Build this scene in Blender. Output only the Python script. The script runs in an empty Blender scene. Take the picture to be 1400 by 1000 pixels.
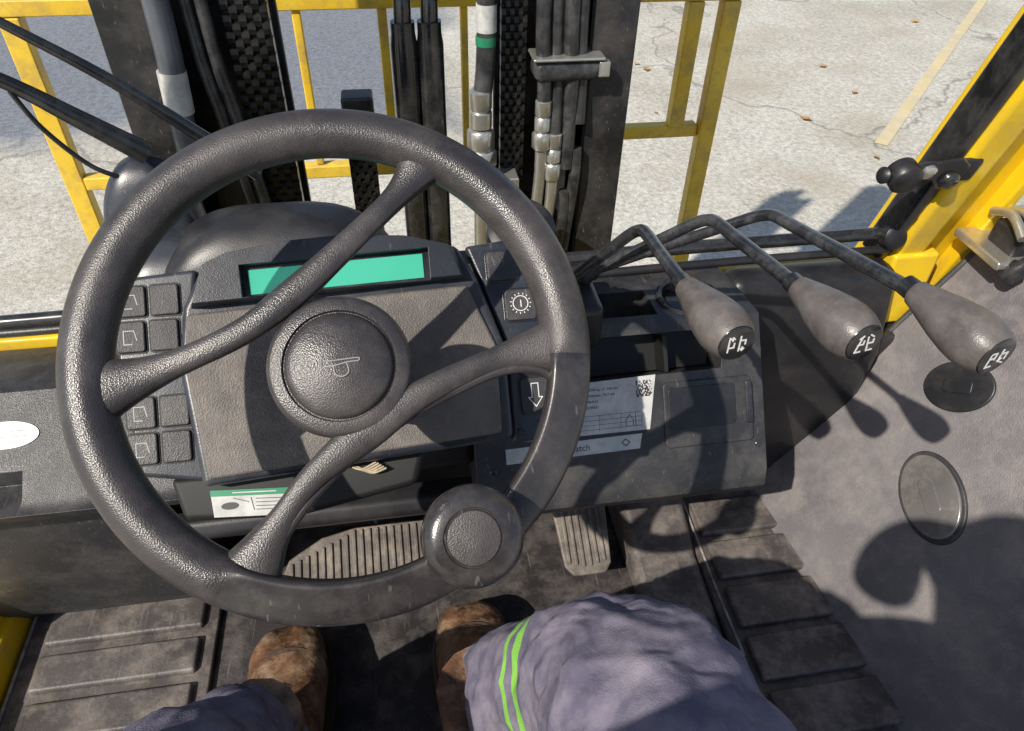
import bpy, bmesh, math, random
from mathutils import Vector as V, Matrix, noise
random.seed(4)
col=bpy.context.scene.collection
R=math.radians
# ------------------------------------------------------------------ materials
def mk(name,c1,c2=None,scale=12,rough=.6,metal=0,bs=0,bd=0.0004,bstr=.6,vor=False,r2=None,spec=.5,dust=None,dscale=6,damt=.5,emit=None,fold=None,scr=0):
    m=bpy.data.materials.new(name);m.use_nodes=True;nt=m.node_tree;N=nt.nodes;L=nt.links
    b=N['Principled BSDF'];tc=N.new('ShaderNodeTexCoord');co=tc.outputs['Object']
    c2=c2 or [min(1,x*1.25) for x in c1]
    n=N.new('ShaderNodeTexNoise');n.inputs['Scale'].default_value=scale;n.inputs['Detail'].default_value=3;L.new(co,n.inputs['Vector'])
    cr=N.new('ShaderNodeValToRGB');cr.color_ramp.elements[0].position=.35;cr.color_ramp.elements[1].position=.65
    cr.color_ramp.elements[0].color=(*c1,1);cr.color_ramp.elements[1].color=(*c2,1);L.new(n.outputs[0],cr.inputs[0])
    out=cr.outputs[0]
    if dust:
        n2=N.new('ShaderNodeTexNoise');n2.inputs['Scale'].default_value=dscale;n2.inputs['Detail'].default_value=5;n2.inputs['Roughness'].default_value=.75;L.new(co,n2.inputs['Vector'])
        mr=N.new('ShaderNodeMapRange');mr.inputs[1].default_value=.45;mr.inputs[2].default_value=.72;mr.inputs[3].default_value=0;mr.inputs[4].default_value=damt;L.new(n2.outputs[0],mr.inputs[0])
        mx=N.new('ShaderNodeMixRGB');mx.inputs[2].default_value=(*dust,1);L.new(mr.outputs[0],mx.inputs[0]);L.new(out,mx.inputs[1]);out=mx.outputs[0]
    if scr:
        mp=N.new('ShaderNodeMapping');mp.inputs['Scale'].default_value=(1,.06,.35);mp.inputs['Rotation'].default_value=(.4,.7,.9);L.new(co,mp.inputs[0])
        n3=N.new('ShaderNodeTexNoise');n3.inputs['Scale'].default_value=260;n3.inputs['Detail'].default_value=1;L.new(mp.outputs[0],n3.inputs['Vector'])
        mr=N.new('ShaderNodeMapRange');mr.inputs[1].default_value=.70;mr.inputs[2].default_value=.76;mr.inputs[3].default_value=0;mr.inputs[4].default_value=scr;L.new(n3.outputs[0],mr.inputs[0])
        mx=N.new('ShaderNodeMixRGB');mx.inputs[2].default_value=(.26,.25,.24,1);L.new(mr.outputs[0],mx.inputs[0]);L.new(out,mx.inputs[1]);out=mx.outputs[0]
    L.new(out,b.inputs['Base Color'])
    if r2 is not None:
        m2=N.new('ShaderNodeMapRange');m2.inputs[1].default_value=.35;m2.inputs[2].default_value=.65;m2.inputs[3].default_value=rough;m2.inputs[4].default_value=r2;L.new(n.outputs[0],m2.inputs[0]);L.new(m2.outputs[0],b.inputs['Roughness'])
    else: b.inputs['Roughness'].default_value=rough
    b.inputs['Metallic'].default_value=metal;b.inputs['Specular IOR Level'].default_value=spec
    last=None
    if fold:
        t=N.new('ShaderNodeTexNoise');t.inputs['Scale'].default_value=fold[0];t.inputs['Detail'].default_value=2;t.inputs['Distortion'].default_value=1.4;L.new(co,t.inputs['Vector'])
        bp=N.new('ShaderNodeBump');bp.inputs['Strength'].default_value=1;bp.inputs['Distance'].default_value=fold[1];L.new(t.outputs[0],bp.inputs['Height']);last=bp.outputs[0];L.new(last,b.inputs['Normal'])
    if bs:
        if vor:
            t=N.new('ShaderNodeTexVoronoi');t.inputs['Scale'].default_value=bs;o=t.outputs['Distance']
        else:
            t=N.new('ShaderNodeTexNoise');t.inputs['Scale'].default_value=bs;t.inputs['Detail'].default_value=2;o=t.outputs[0]
        L.new(co,t.inputs['Vector']);bp=N.new('ShaderNodeBump');bp.inputs['Strength'].default_value=bstr;bp.inputs['Distance'].default_value=bd
        if last: L.new(last,bp.inputs['Normal'])
        L.new(o,bp.inputs['Height']);L.new(bp.outputs[0],b.inputs['Normal'])
    if emit:
        b.inputs['Emission Color'].default_value=(*emit,1);b.inputs['Emission Strength'].default_value=1
    return m
M={}
M['leather']=mk('wheel_grip',(.028,.025,.026),(.054,.048,.048),11,.30,bs=1000,bd=.0005,bstr=.36,vor=True,dust=(.13,.115,.11),dscale=19,damt=.5,r2=.5,spec=.65)
M['smooth']=mk('wheel_smooth_plastic',(.022,.020,.021),(.042,.038,.038),16,.17,bs=900,bd=.0001,r2=.34,dust=(.12,.105,.10),dscale=45,damt=.45,spec=.7,scr=.3)
M['black']=mk('black_plastic',(.012,.012,.014),(.021,.021,.024),10,.38,bs=700,bd=.0003,dust=(.09,.082,.076),dscale=13,damt=.35)
M['gloss']=mk('black_gloss',(.012,.012,.013),(.022,.022,.022),20,.14,r2=.28,spec=.8,dust=(.09,.09,.09),dscale=40,damt=.4)
M['rod']=mk('lever_rod_paint',(.016,.017,.020),(.03,.03,.033),20,.16,r2=.3,spec=1.0,dust=(.16,.16,.16),dscale=50,damt=.5)
M['vblack']=mk('deep_black',(.006,.006,.007),(.01,.01,.01),10,.6)
M['dash']=mk('dash_plastic',(.021,.022,.026),(.034,.034,.038),8,.40,bs=850,bd=.0004,vor=True,dust=(.13,.12,.11),dscale=13,damt=.55,r2=.58,scr=.25)
M['podface']=mk('panel_textured_plastic',(.098,.087,.081),(.138,.124,.115),14,.58,bs=700,bd=.0007,vor=True,dust=(.25,.22,.19),dscale=34,damt=.55)
M['brow']=mk('brow_plastic',(.017,.020,.030),(.029,.034,.046),8,.32,bs=900,bd=.0002,dust=(.1,.1,.105),dscale=16,damt=.5,scr=.2)
M['knob']=mk('lever_knob_plastic',(.085,.073,.070),(.13,.115,.108),40,.30,bs=900,bd=.0003,r2=.5,dust=(.22,.195,.18),dscale=60,damt=.55)
M['lcd']=mk('lcd_display',(.05,.34,.23),(.06,.39,.27),4,.15,emit=(.02,.15,.10))
M['white']=mk('sticker_white',(.50,.51,.50),(.62,.62,.60),60,.32,dust=(.33,.31,.28),dscale=45,damt=.7)
M['white2']=mk('icon_white',(.75,.75,.75),(.8,.8,.8),20,.4)
M['ink']=mk('sticker_ink',(.04,.04,.045),None,20,.5)
M['green']=mk('sticker_green',(.02,.20,.10),None,20,.4)
M['icongrey']=mk('icon_grey',(.30,.30,.30),None,20,.5)
M['yellow']=mk('yellow_paint',(.82,.53,.010),(.90,.60,.015),5,.26,bs=60,bd=.0003,dust=(.45,.31,.09),dscale=13,damt=.5,scr=.2)
M['yellowd']=mk('worn_yellow_paint',(.80,.52,.03),(.88,.62,.07),8,.42,bs=80,bd=.0006,dust=(.34,.25,.12),dscale=14,damt=.8)
M['panel']=mk('side_panel_plastic',(.125,.116,.124),(.18,.168,.172),6,.58,bs=520,bd=.0009,vor=True,dust=(.29,.26,.25),dscale=15,damt=.8,scr=.18)
M['cover']=mk('oval_cover_plastic',(.11,.105,.10),(.16,.15,.145),12,.14,spec=.9,r2=.25,dust=(.3,.28,.26),dscale=30,damt=.5)
M['mat']=mk('rubber_mat',(.056,.048,.047),(.095,.084,.081),12,.5,bs=300,bd=.0008,dust=(.26,.225,.20),dscale=18,damt=.9,scr=.3)
M['floor']=mk('floor_rubber',(.022,.020,.021),(.04,.035,.036),10,.55,bs=300,bd=.0008,dust=(.16,.14,.13),dscale=18,damt=.75,scr=.3)
M['pedal']=mk('pedal_rubber',(.09,.076,.068),(.15,.13,.115),25,.5,bs=300,bd=.0005,dust=(.32,.27,.22),dscale=30,damt=.85)
M['worn']=mk('worn_edge',(.2,.18,.16),(.45,.41,.37),60,.7,bs=200,bd=.0005)
M['steel']=mk('zinc_steel',(.50,.50,.47),(.66,.65,.60),40,.3,metal=.75,bs=200,bd=.0002,dust=(.2,.17,.12),dscale=40,damt=.5)
M['hose']=mk('rubber_hose',(.020,.020,.022),(.04,.04,.042),30,.34,bs=300,bd=.0003,dust=(.15,.15,.15),dscale=24,damt=.6)
M['greyhose']=mk('grey_tube',(.07,.08,.095),(.11,.12,.14),20,.3,bs=200,bd=.0002)
M['mast']=mk('mast_black_paint',(.011,.012,.014),(.025,.025,.029),9,.3,bs=90,bd=.0005,dust=(.11,.095,.085),dscale=18,damt=.45,r2=.55,scr=.3)
M['chain']=mk('greased_chain',(.010,.010,.010),(.032,.03,.028),60,.3,metal=.4,bs=200,bd=.0004)
M['boot']=mk('boot_leather',(.060,.028,.015),(.18,.09,.048),26,.45,bs=170,bd=.0016,bstr=.7,dust=(.40,.29,.19),dscale=22,damt=.85,fold=(16,.006))
M['sole']=mk('boot_sole',(.035,.025,.02),(.06,.045,.035),22,.8,bs=100,bd=.001)
M['shirt']=mk('shirt_cloth',(.05,.06,.12),None,20,.9)
M['skin']=mk('skin',(.5,.3,.22),None,20,.6)
M['seat']=mk('seat_vinyl',(.02,.02,.02),None,20,.5,bs=200)
M['leaf']=mk('dry_leaf',(.45,.2,.05),(.5,.35,.12),20,.7)
M['rope']=mk('rope',(.35,.28,.19),(.5,.42,.3),90,.9,bs=400,bd=.001)
M['linepaint']=mk('faded_line_paint',(.62,.51,.28),(.68,.57,.35),9,.85,bs=60,bd=.003,dust=(.50,.46,.38),dscale=5,damt=1.0)
KNEE=V((.165,.262,.40));ANK=V((.045,.385,.13));AX=V((-.42,.34,-.84)).normalized()
def trousers():
    m=mk('work_trousers',(.115,.105,.160),(.185,.168,.228),34,.9,bs=620,bd=.0011,bstr=.6,dust=(.29,.26,.30),dscale=17,damt=.6,fold=(9,.026))
    nt=m.node_tree;N=nt.nodes;L=nt.links;b=N['Principled BSDF']
    src=b.inputs['Base Color'].links[0].from_socket
    tc=N.new('ShaderNodeTexCoord')
    dt=N.new('ShaderNodeVectorMath');dt.operation='SUBTRACT';dt.inputs[1].default_value=KNEE;L.new(tc.outputs['Object'],dt.inputs[0])
    dd=N.new('ShaderNodeVectorMath');dd.operation='DOT_PRODUCT';dd.inputs[1].default_value=AX;L.new(dt.outputs[0],dd.inputs[0])
    sx=N.new('ShaderNodeSeparateXYZ');L.new(tc.outputs['Object'],sx.inputs[0])
    cr=N.new('ShaderNodeValToRGB');cr.color_ramp.interpolation='CONSTANT';e=cr.color_ramp.elements
    e[0].position=0;e[0].color=(0,0,0,1);e[1].position=.245;e[1].color=(1,1,1,1)
    for p,c in ((.267,0),(.298,1),(.320,0)):
        q=e.new(p);q.color=(c,c,c,1)
    ml=N.new('ShaderNodeMath');ml.operation='MULTIPLY';ml.inputs[1].default_value=3.0;L.new(dd.outputs['Value'],ml.inputs[0]);L.new(ml.outputs[0],cr.inputs[0])
    g=N.new('ShaderNodeMath');g.operation='GREATER_THAN';g.inputs[1].default_value=-.03;L.new(sx.outputs[0],g.inputs[0])
    mm=N.new('ShaderNodeMath');mm.operation='MULTIPLY';L.new(cr.outputs[0],mm.inputs[0]);L.new(g.outputs[0],mm.inputs[1])
    mx=N.new('ShaderNodeMixRGB');mx.inputs[2].default_value=(.20,.48,.07,1);L.new(mm.outputs[0],mx.inputs[0]);L.new(src,mx.inputs[1]);L.new(mx.outputs[0],b.inputs['Base Color'])
    return m
M['trousers']=trousers()
# ------------------------------------------------------------------ helpers
def group(name):
    e=bpy.data.objects.new(name,None);col.objects.link(e);return e
def fin(name,me,mat,parent=None,smooth=True,bevel=0,seg=2,auto=True):
    o=bpy.data.objects.new(name,me);col.objects.link(o)
    for mm in (mat if isinstance(mat,(list,tuple)) else [mat]): me.materials.append(M[mm] if isinstance(mm,str) else mm)
    if bevel:
        b=o.modifiers.new('bevel','BEVEL');b.width=bevel;b.segments=seg;b.limit_method='ANGLE';b.angle_limit=R(35);b.use_clamp_overlap=True
    if smooth:
        for p in me.polygons:p.use_smooth=True
        if auto:
            try: me.set_sharp_from_angle(angle=R(50 if not bevel else 80))
            except Exception: pass
    if bevel:
        w=o.modifiers.new('wn','WEIGHTED_NORMAL')
    if parent:o.parent=parent
    return o
def mesh(name,vs,fs,mat,parent=None,**k):
    me=bpy.data.meshes.new(name);me.from_pydata([tuple(v) for v in vs],[],fs);me.update()
    bm=bmesh.new();bm.from_mesh(me);bmesh.ops.recalc_face_normals(bm,faces=bm.faces);bm.to_mesh(me);bm.free()
    return fin(name,me,mat,parent,**k)
class Fr:
    def __init__(s,o,ex,ey,n): s.o=V(o);s.ex=V(ex).normalized();s.ey=V(ey).normalized();s.n=V(n).normalized()
    def p(s,x,y,z=0): return s.o+(s.ex*x+s.ey*y+s.n*z)*.001
def tilt(o,ang): 
    return Fr(o,(1,0,0),(0,math.cos(ang),math.sin(ang)),(0,-math.sin(ang),math.cos(ang)))
def plate(name,fr,poly,z0,z1,mat,parent=None,bevel=0,seg=2,taper=0):
    n=len(poly);cx=sum(p[0] for p in poly)/n;cy=sum(p[1] for p in poly)/n
    vs=[fr.p(x,y,z0) for x,y in poly]+[fr.p(cx+(x-cx)*(1-taper),cy+(y-cy)*(1-taper),z1) for x,y in poly]
    fs=[list(range(n)),list(range(n,2*n))]+[[i,(i+1)%n,n+(i+1)%n,n+i] for i in range(n)]
    return mesh(name,vs,fs,mat,parent,bevel=bevel,seg=seg)
def rr(cx,cy,w,h,r=3,k=4,rot=0):
    out=[]
    for qx,qy,a0 in ((1,1,0),(-1,1,90),(-1,-1,180),(1,-1,270)):
        for i in range(k+1):
            a=R(a0+90*i/k);out.append(((w/2-r)*qx+r*math.cos(a),(h/2-r)*qy+r*math.sin(a)))
    c,s=math.cos(R(rot)),math.sin(R(rot))
    return [(cx+x*c-y*s,cy+x*s+y*c) for x,y in out]
def ell(cx,cy,a,b,rot=0,n=40):
    c,s=math.cos(R(rot)),math.sin(R(rot))
    return [(cx+a*math.cos(t)*c-b*math.sin(t)*s,cy+a*math.cos(t)*s+b*math.sin(t)*c) for t in [2*math.pi*i/n for i in range(n)]]
def box(name,c,s,mat,parent=None,bevel=.002,rot=None,seg=2):
    c=V(c);vs=[]
    for dx in(-.5,.5):
        for dy in(-.5,.5):
            for dz in(-.5,.5):
                v=V((dx*s[0],dy*s[1],dz*s[2]))
                if rot: v=rot@v
                vs.append(c+v)
    fs=[(0,1,3,2),(4,6,7,5),(0,4,5,1),(2,3,7,6),(0,2,6,4),(1,5,7,3)]
    return mesh(name,vs,fs,mat,parent,bevel=bevel,seg=seg)
def prism_x(name,prof,x0,x1,mat,parent=None,bevel=.01,seg=3):
    n=len(prof);vs=[(x0,y,z) for y,z in prof]+[(x1,y,z) for y,z in prof]
    fs=[list(range(n)),list(range(n,2*n))]+[[i,(i+1)%n,n+(i+1)%n,n+i] for i in range(n)]
    return mesh(name,vs,fs,mat,parent,bevel=bevel,seg=seg)
def catmull(pts,k=8,closed=False):
    pts=[V(p) for p in pts];n=len(pts);out=[]
    rng=n if closed else n-1
    for i in range(rng):
        if closed: a,b,c,d=pts[(i-1)%n],pts[i],pts[(i+1)%n],pts[(i+2)%n]
        else: a,b,c,d=pts[max(i-1,0)],pts[i],pts[i+1],pts[min(i+2,n-1)]
        for j in range(k):
            t=j/k;out.append(.5*((2*b)+(c-a)*t+(2*a-5*b+4*c-d)*t*t+(3*b-a-3*c+d)*t**3))
    if not closed: out.append(pts[-1])
    return out
def tube(name,pts,r,mat,parent=None,segs=14,sm=8,closed=False,fn=None):
    n0=len(pts)
    rs=r if isinstance(r,(list,tuple)) else [r]*n0
    if sm:
        P=catmull(pts,sm,closed);rs=[q.x for q in catmull([V((a,0,0)) for a in rs],sm,closed)]
    else: P=[V(p) for p in pts]
    n=len(P);T=[]
    for i in range(n):
        if closed:t=P[(i+1)%n]-P[(i-1)%n]
        else:t=P[min(i+1,n-1)]-P[max(i-1,0)]
        T.append(t.normalized())
    u=T[0].orthogonal().normalized();vs=[]
    for i in range(n):
        u=(u-T[i]*u.dot(T[i])).normalized();w=T[i].cross(u)
        for j in range(segs):
            a=2*math.pi*j/segs;vs.append(P[i]+(u*math.cos(a)+w*math.sin(a))*rs[i])
    fs=[]
    for i in range(n if closed else n-1):
        for j in range(segs):
            i2=(i+1)%n;fs.append((i*segs+j,i*segs+(j+1)%segs,i2*segs+(j+1)%segs,i2*segs+j))
    if not closed: fs+= [list(range(segs)),list(range((n-1)*segs,n*segs))]
    return mesh(name,vs,fs,mat,parent)
def lathe(name,prof,o,axis,mat,parent=None,segs=40,ex=None):
    o=V(o);a=V(axis).normalized();u=V(ex) if ex else a.orthogonal();u=(u-a*u.dot(a)).normalized();w=a.cross(u);vs=[]
    for r,h in prof:
        for j in range(segs):
            t=2*math.pi*j/segs;vs.append(o+a*h+(u*math.cos(t)+w*math.sin(t))*max(r,1e-5))
    fs=[]
    for i in range(len(prof)-1):
        for j in range(segs): fs.append((i*segs+j,i*segs+(j+1)%segs,(i+1)*segs+(j+1)%segs,(i+1)*segs+j))
    fs+=[list(range(segs)),list(range((len(prof)-1)*segs,len(prof)*segs))]
    return mesh(name,vs,fs,mat,parent)
def loft(name,rings,mat,parent=None,**k):
    m=len(rings[0]);vs=[v for r in rings for v in r];fs=[]
    for i in range(len(rings)-1):
        for j in range(m): fs.append((i*m+j,i*m+(j+1)%m,(i+1)*m+(j+1)%m,(i+1)*m+j))
    fs+=[list(range(m)),list(range((len(rings)-1)*m,len(rings)*m))]
    return mesh(name,vs,fs,mat,parent,**k)
def lines(name,fr,segs,w,z,mat,parent,h=.5):
    vs=[];fs=[]
    for (x1,y1,x2,y2) in segs:
        d=V((x2-x1,y2-y1));l=d.length or 1;d/=l;nn=V((-d.y,d.x))*w/2;d=d*w/2
        q=[(x1-d.x+nn.x,y1-d.y+nn.y),(x2+d.x+nn.x,y2+d.y+nn.y),(x2+d.x-nn.x,y2+d.y-nn.y),(x1-d.x-nn.x,y1-d.y-nn.y)]
        b=len(vs);vs+=[fr.p(a,c,z) for a,c in q]+[fr.p(a,c,z+h) for a,c in q];z+=.01
        fs+=[(b+4,b+5,b+6,b+7)]+[(b+i,b+(i+1)%4,b+4+(i+1)%4,b+4+i) for i in range(4)]
    return mesh(name,vs,fs,mat,parent,smooth=False)
def text(name,body,fr,x,y,z,size,mat,parent,rot=0):
    t=bpy.data.curves.new(name,'FONT');t.body=body;t.size=size*.001;t.materials.append(M[mat]);t.extrude=.0001
    o=bpy.data.objects.new(name,t);col.objects.link(o)
    c,s=math.cos(R(rot)),math.sin(R(rot));ex=fr.ex*c+fr.ey*s;ey=fr.ey*c-fr.ex*s
    m=Matrix((ex,ey,fr.n)).transposed().to_4x4();m.translation=fr.p(x,y,z);o.matrix_world=m;o.parent=parent;return o
def cut(o,cutter):
    b=o.modifiers.new('cut','BOOLEAN');b.object=cutter;b.operation='DIFFERENCE';b.solver='EXACT'
    o.modifiers.move(len(o.modifiers)-1,0)
    dg=bpy.context.evaluated_depsgraph_get()
    vis=[(m,m.show_viewport) for m in o.modifiers if m!=b]
    for m,_ in vis:m.show_viewport=False
    dg.update();me=bpy.data.meshes.new_from_object(o.evaluated_get(dg))
    o.modifiers.remove(b)
    for m,v in vis:m.show_viewport=v
    o.data=me;bpy.data.objects.remove(cutter)
def screw(name,fr,x,y,z,r,parent,mat='steel'):
    lathe(name,[(r*.001,0),(r*.001,.0008),(r*.00075,.0016),(r*.0004,.0016),(r*.00038,.0006),(0,.0006)],fr.p(x,y,z),fr.n,mat,parent,segs=16)
# ------------------------------------------------------------------ steering wheel
wheel=group('steering_wheel')
W=tilt((-.050,.372,.692),R(42))
RM=151.5
NA=160;NS=24
def flatw(a):
    def ss(x): x=max(0,min(1,x));return x*x*(3-2*x)
    a=(a+360)%360
    return ss((a-238)/6)*ss((359-a)/6)
vs=[];fs=[];mi=[]
for i in range(NA):
    a=360*i/NA;k=flatw(a);ca,sa=math.cos(R(a)),math.sin(R(a))
    for j in range(NS):
        t=2*math.pi*j/NS;ex=1-.65*k
        cx=math.copysign(abs(math.cos(t))**ex,math.cos(t));cz=math.copysign(abs(math.sin(t))**ex,math.sin(t))
        rad=RM+k*1.5+(16.2-2.2*k)*cx;zz=(15.5-3*k)*cz-k*(cx*4.5)
        vs.append(W.p(rad*ca,rad*sa,zz))
for i in range(NA):
    for j in range(NS):
        i2=(i+1)%NA;fs.append((i*NS+j,i*NS+(j+1)%NS,i2*NS+(j+1)%NS,i2*NS+j));mi.append(1 if flatw(360*(i+.5)/NA)>.5 else 0)
me=bpy.data.meshes.new('rim');me.from_pydata([tuple(v) for v in vs],[],fs)
for p,q in zip(me.polygons,mi):p.material_index=q
fin('rim',me,['leather','smooth'],wheel,auto=False)
def spoke(name,pts,wid,hei,zs,mat):
    P=catmull([V((x,y,0)) for x,y in pts],8);Wd=[q.x for q in catmull([V((a,0,0)) for a in wid],8)]
    H=[q.x for q in catmull([V((a,0,0)) for a in hei],8)];Z=[q.x for q in catmull([V((a,0,0)) for a in zs],8)]
    rg=[];n=len(P)
    for i in range(n):
        d=(P[min(i+1,n-1)]-P[max(i-1,0)]).normalized();nn=V((-d.y,d.x,0));r=[]
        for j in range(20):
            t=2*math.pi*j/20;c=math.copysign(abs(math.cos(t))**.8,math.cos(t));s=math.copysign(abs(math.sin(t))**.8,math.sin(t))
            q=P[i]+nn*c*Wd[i]/2;r.append(W.p(q.x,q.y,Z[i]+s*H[i]/2))
        rg.append(r)
    return loft(name,rg,mat,wheel,auto=False)
spoke('upper_spoke',[(-150,-10),(-138,-7),(-102,3),(-57,20),(-24,42),(11,71),(47,104),(66,126),(74,137)],[58,38,19,17,20,17,17,34,58],[22,20,12,11,12,11,12,20,22],[0,0,2,5,5,5,2,0,0],'leather')
spoke('lower_spoke',[(-66,-138),(-59,-126),(-40,-99),(-18,-74),(16,-50),(55,-28),(105,-10),(140,-5),(152,-6)],[58,38,18,17,24,18,17,36,58],[22,20,12,11,12,11,12,20,22],[0,0,2,5,5,5,2,0,0],'leather')
lip=[(-54,-132),(-36,-105),(-12,-79),(20,-56),(57,-36),(104,-19),(130,-20),(143,-30)]
tube('spoke_lip',[W.p(x,y,3) for x,y in lip],.0034,'smooth',wheel,segs=10)
tube('rim_edge_bead',[W.p(164.0*math.cos(R(a)),164.0*math.sin(R(a)),6.0) for a in range(246,356,6)],.0018,'leather',wheel,segs=8)
tube('rim_inner_bead',[W.p(140.5*math.cos(R(a)),140.5*math.sin(R(a)),12.5) for a in range(250,352,6)],.0014,'leather',wheel,segs=8)
HC=(3,-7)
lathe('hub_body',[(26,-45),(30,-30),(40,-10),(45,2),(45.5,7),(44,10.5),(42,11.8),(35.5,12.2),(34.6,10.4),(33.6,10.4)],(0,0,0),(0,0,1),'leather',wheel,segs=64)
o=bpy.data.objects['hub_body']
rot=Matrix((W.ex,W.ey,W.n)).transposed()
def toW(o,x,y,z=0):
    for v in o.data.vertices: v.co=W.p(x,y,z)+rot@(v.co*.001)
toW(o,*HC)
o=lathe('horn_cap',[(33.8,8),(33.6,12),(32.6,14.2),(31,15.4),(28,16.6),(22,18.2),(15,19.5),(8,20.2),(0,20.5)],(0,0,0),(0,0,1),'leather',wheel,segs=64);toW(o,*HC)
lathe('steering_column',[(.026,0),(.026,.10),(.034,.13),(.034,.26)],W.p(3,-7,-25),-W.n,'black',wheel)
hx,hy=4,-7
def HS(x,y): return W.p(hx-x*.9,hy+y*.9,20.9-abs(x)*.06)
tube('horn_symbol',[HS(x,y) for x,y in [(13,8),(10,3),(3,2.5),(-6,3),(-13,3.2),(-13,1.2),(-6,.8),(3,-1),(10,-1.5),(13,-4)]],.0004,'icongrey',wheel,segs=6,sm=4)
tube('horn_symbol_bell',[HS(13,8),HS(12,2),HS(13,-4)],.0004,'icongrey',wheel,segs=6,sm=4)
tube('horn_symbol_loop',[HS(x,y) for x,y in [(4,-1),(3,-7),(-2,-9),(-6,-6),(-5,0)]],.0004,'icongrey',wheel,segs=6,sm=4)
kp=[(8,-8),(9,4),(12,12),(20,15),(27,18),(30.5,23),(31,28),(29.5,33),(26.5,36),(22,37.5),(17.8,38),(17.3,37.0),(16.6,37.0),(16,38),(8,38.6),(0,38.8)]
o=lathe('spinner_knob',kp,(0,0,0),(0,0,1),'smooth',wheel,segs=56);toW(o,75,-119,6)
o=lathe('spinner_knob_pad',[(15.6,36),(15.5,38.4),(8,39.2),(0,39.4)],(0,0,0),(0,0,1),'leather',wheel,segs=40);toW(o,75,-119,6)
# ------------------------------------------------------------------ instrument panel
pod=group('instrument_panel')
P=tilt((-.057,.471,.608),R(45))
body=[(-108,84),(-88,94),(-39,101),(10,103),(62,99),(101,88),(116,59),(134,1),(134,-79),(-118,-93),(-130,5),(-124,52)]
plate('housing',P,body,-70,0,'brow',pod,bevel=.006,seg=3)
plate('lower_face',P,[(-120,46),(106,53),(126,1),(124,-73),(-112,-87),(-124,5)],-2,4,'podface',pod,bevel=.003,seg=3)
brow=[(-108,82),(-88,91),(-39,98),(10,100),(62,96),(99,86),(108,58),(-118,50)]
b=plate('display_brow',P,brow,-4,16,'brow',pod,bevel=.006,seg=3,taper=.06)
c=plate('cut',P,[(-74,80),(76,84),(76,58),(-73,54)],6,40,'brow')
cut(b,c)
plate('display_bezel',P,[(-73.5,79.5),(75.5,83.5),(75.5,58.5),(-72.5,54.5)],3,6.5,'gloss',pod)
plate('lcd_screen',P,[(-69,77),(71,81),(71,61),(-68,57)],5,7.3,'lcd',pod)
PL=Fr(P.p(0,0,-14),P.ex,P.ey,P.n)
plate('left_switch_plate',PL,[(-182,82),(-114,86),(-124,5),(-112,-90),(-168,-80),(-180,0)],-14,0,'brow',pod,bevel=.004)
i=0
for y in (62,33,-29,-58):
    for x in (-168,-142):
        dx=(4 if y<0 else 0)+(2 if y>50 else 0)
        plate('switch_%d'%i,PL,rr(x+dx,y,22,25,2.5),0,3.2,'dash',pod,bevel=.0012);i+=1
        plate('switch_well_%d'%i,PL,rr(x+dx,y,24.5,27.5,3),-1,.8,'vblack',pod)
        if x==-168:
            lines('switch_icon_%d'%i,PL,[(x+dx-5,y-6,x+dx-5,y+5),(x+dx-5,y+5,x+dx+3,y+5),(x+dx+3,y+5,x+dx+5,y-3),(x+dx-5,y-6,x+dx+1,y-6)],.8,3.3,'icongrey',pod,h=.1)
PR=Fr(P.p(0,0,-14),P.ex,P.ey,P.n)
plate('right_switch_plate',PR,[(108,90),(150,94),(172,20),(172,-82),(134,-84),(136,1),(118,60)],-14,0,'brow',pod,bevel=.004)
for k,(x,y,w,h) in enumerate([(139,70,26,26),(152,35,27,27),(158,-16,24,20),(157,-44,25,30)]):
    plate('push_switch_%d'%k,PR,rr(x,y,w,h,3.5),0,3,'dash',pod,bevel=.0012)
    plate('push_switch_rim_%d'%k,PR,rr(x,y,w+3,h+3,4),0,1,'gloss',pod,bevel=.0004)
x,y=152,36
tube('gauge_icon',[PR.p(x+6.5*math.cos(R(a)),y+6.5*math.sin(R(a)),3.2) for a in range(0,360,30)],.00045,'white2',pod,segs=6,sm=3,closed=True)
text('gauge_text','1',PR,x-2.0,y-3.2,3.2,9,'white2',pod)
lines('gauge_ticks',PR,[(x+8.2*math.cos(R(a)),y+8.2*math.sin(R(a)),x+8.9*math.cos(R(a)),y+8.9*math.sin(R(a))) for a in range(0,360,24)],.7,3.1,'white2',pod,h=.1)
lines('arrow_icon',PR,[(154,-34,160,-34),(160,-34,160,-46),(160,-46,163,-46),(163,-46,157,-54),(157,-54,151,-46),(151,-46,154,-46),(154,-46,154,-34)],.7,3.1,'white2',pod,h=.1)
lines('cross_icon',PR,[(153,-12,157,-18),(157,-12,153,-18),(160,-12,160,-18)],.9,3.1,'white2',pod,h=.1)
for k,(x,y) in enumerate([(158,76),(166,-72),(142,-74)]): screw('panel_screw_%d'%k,PR,x,y,0,2.6,pod,'gloss')
plate('sticker_bracket',P,[(-150,-84),(60,-80),(50,-110),(-50,-126),(-140,-120)],-60,-22,'vblack',pod,bevel=.006)
plate('warning_sticker',P,[(-118,-97),(-54,-101),(-56,-123),(-116,-119)],-22,-21.4,'white',pod)
plate('warning_sticker_band',P,[(-118,-97),(-54,-101),(-54.3,-106),(-117.7,-102)],-21.4,-21.1,'green',pod)
lines('warning_sticker_band_print',P,[(-100,-100.5,-66,-102.5)],1,-21,'white',pod,h=.05)
lines('warning_sticker_print',P,[(-100,-105,-88,-109),(-86,-106,-84,-116),(-82,-107,-62,-108.5),(-82,-110,-60,-111.5),(-82,-113,-62,-114.5),(-82,-116,-66,-117)],.6,-21.3,'ink',pod,h=.1)
plate('warning_sticker_icon',P,ell(-103,-111,7,3),-21.4,-21.2,'ink',pod)
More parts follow.
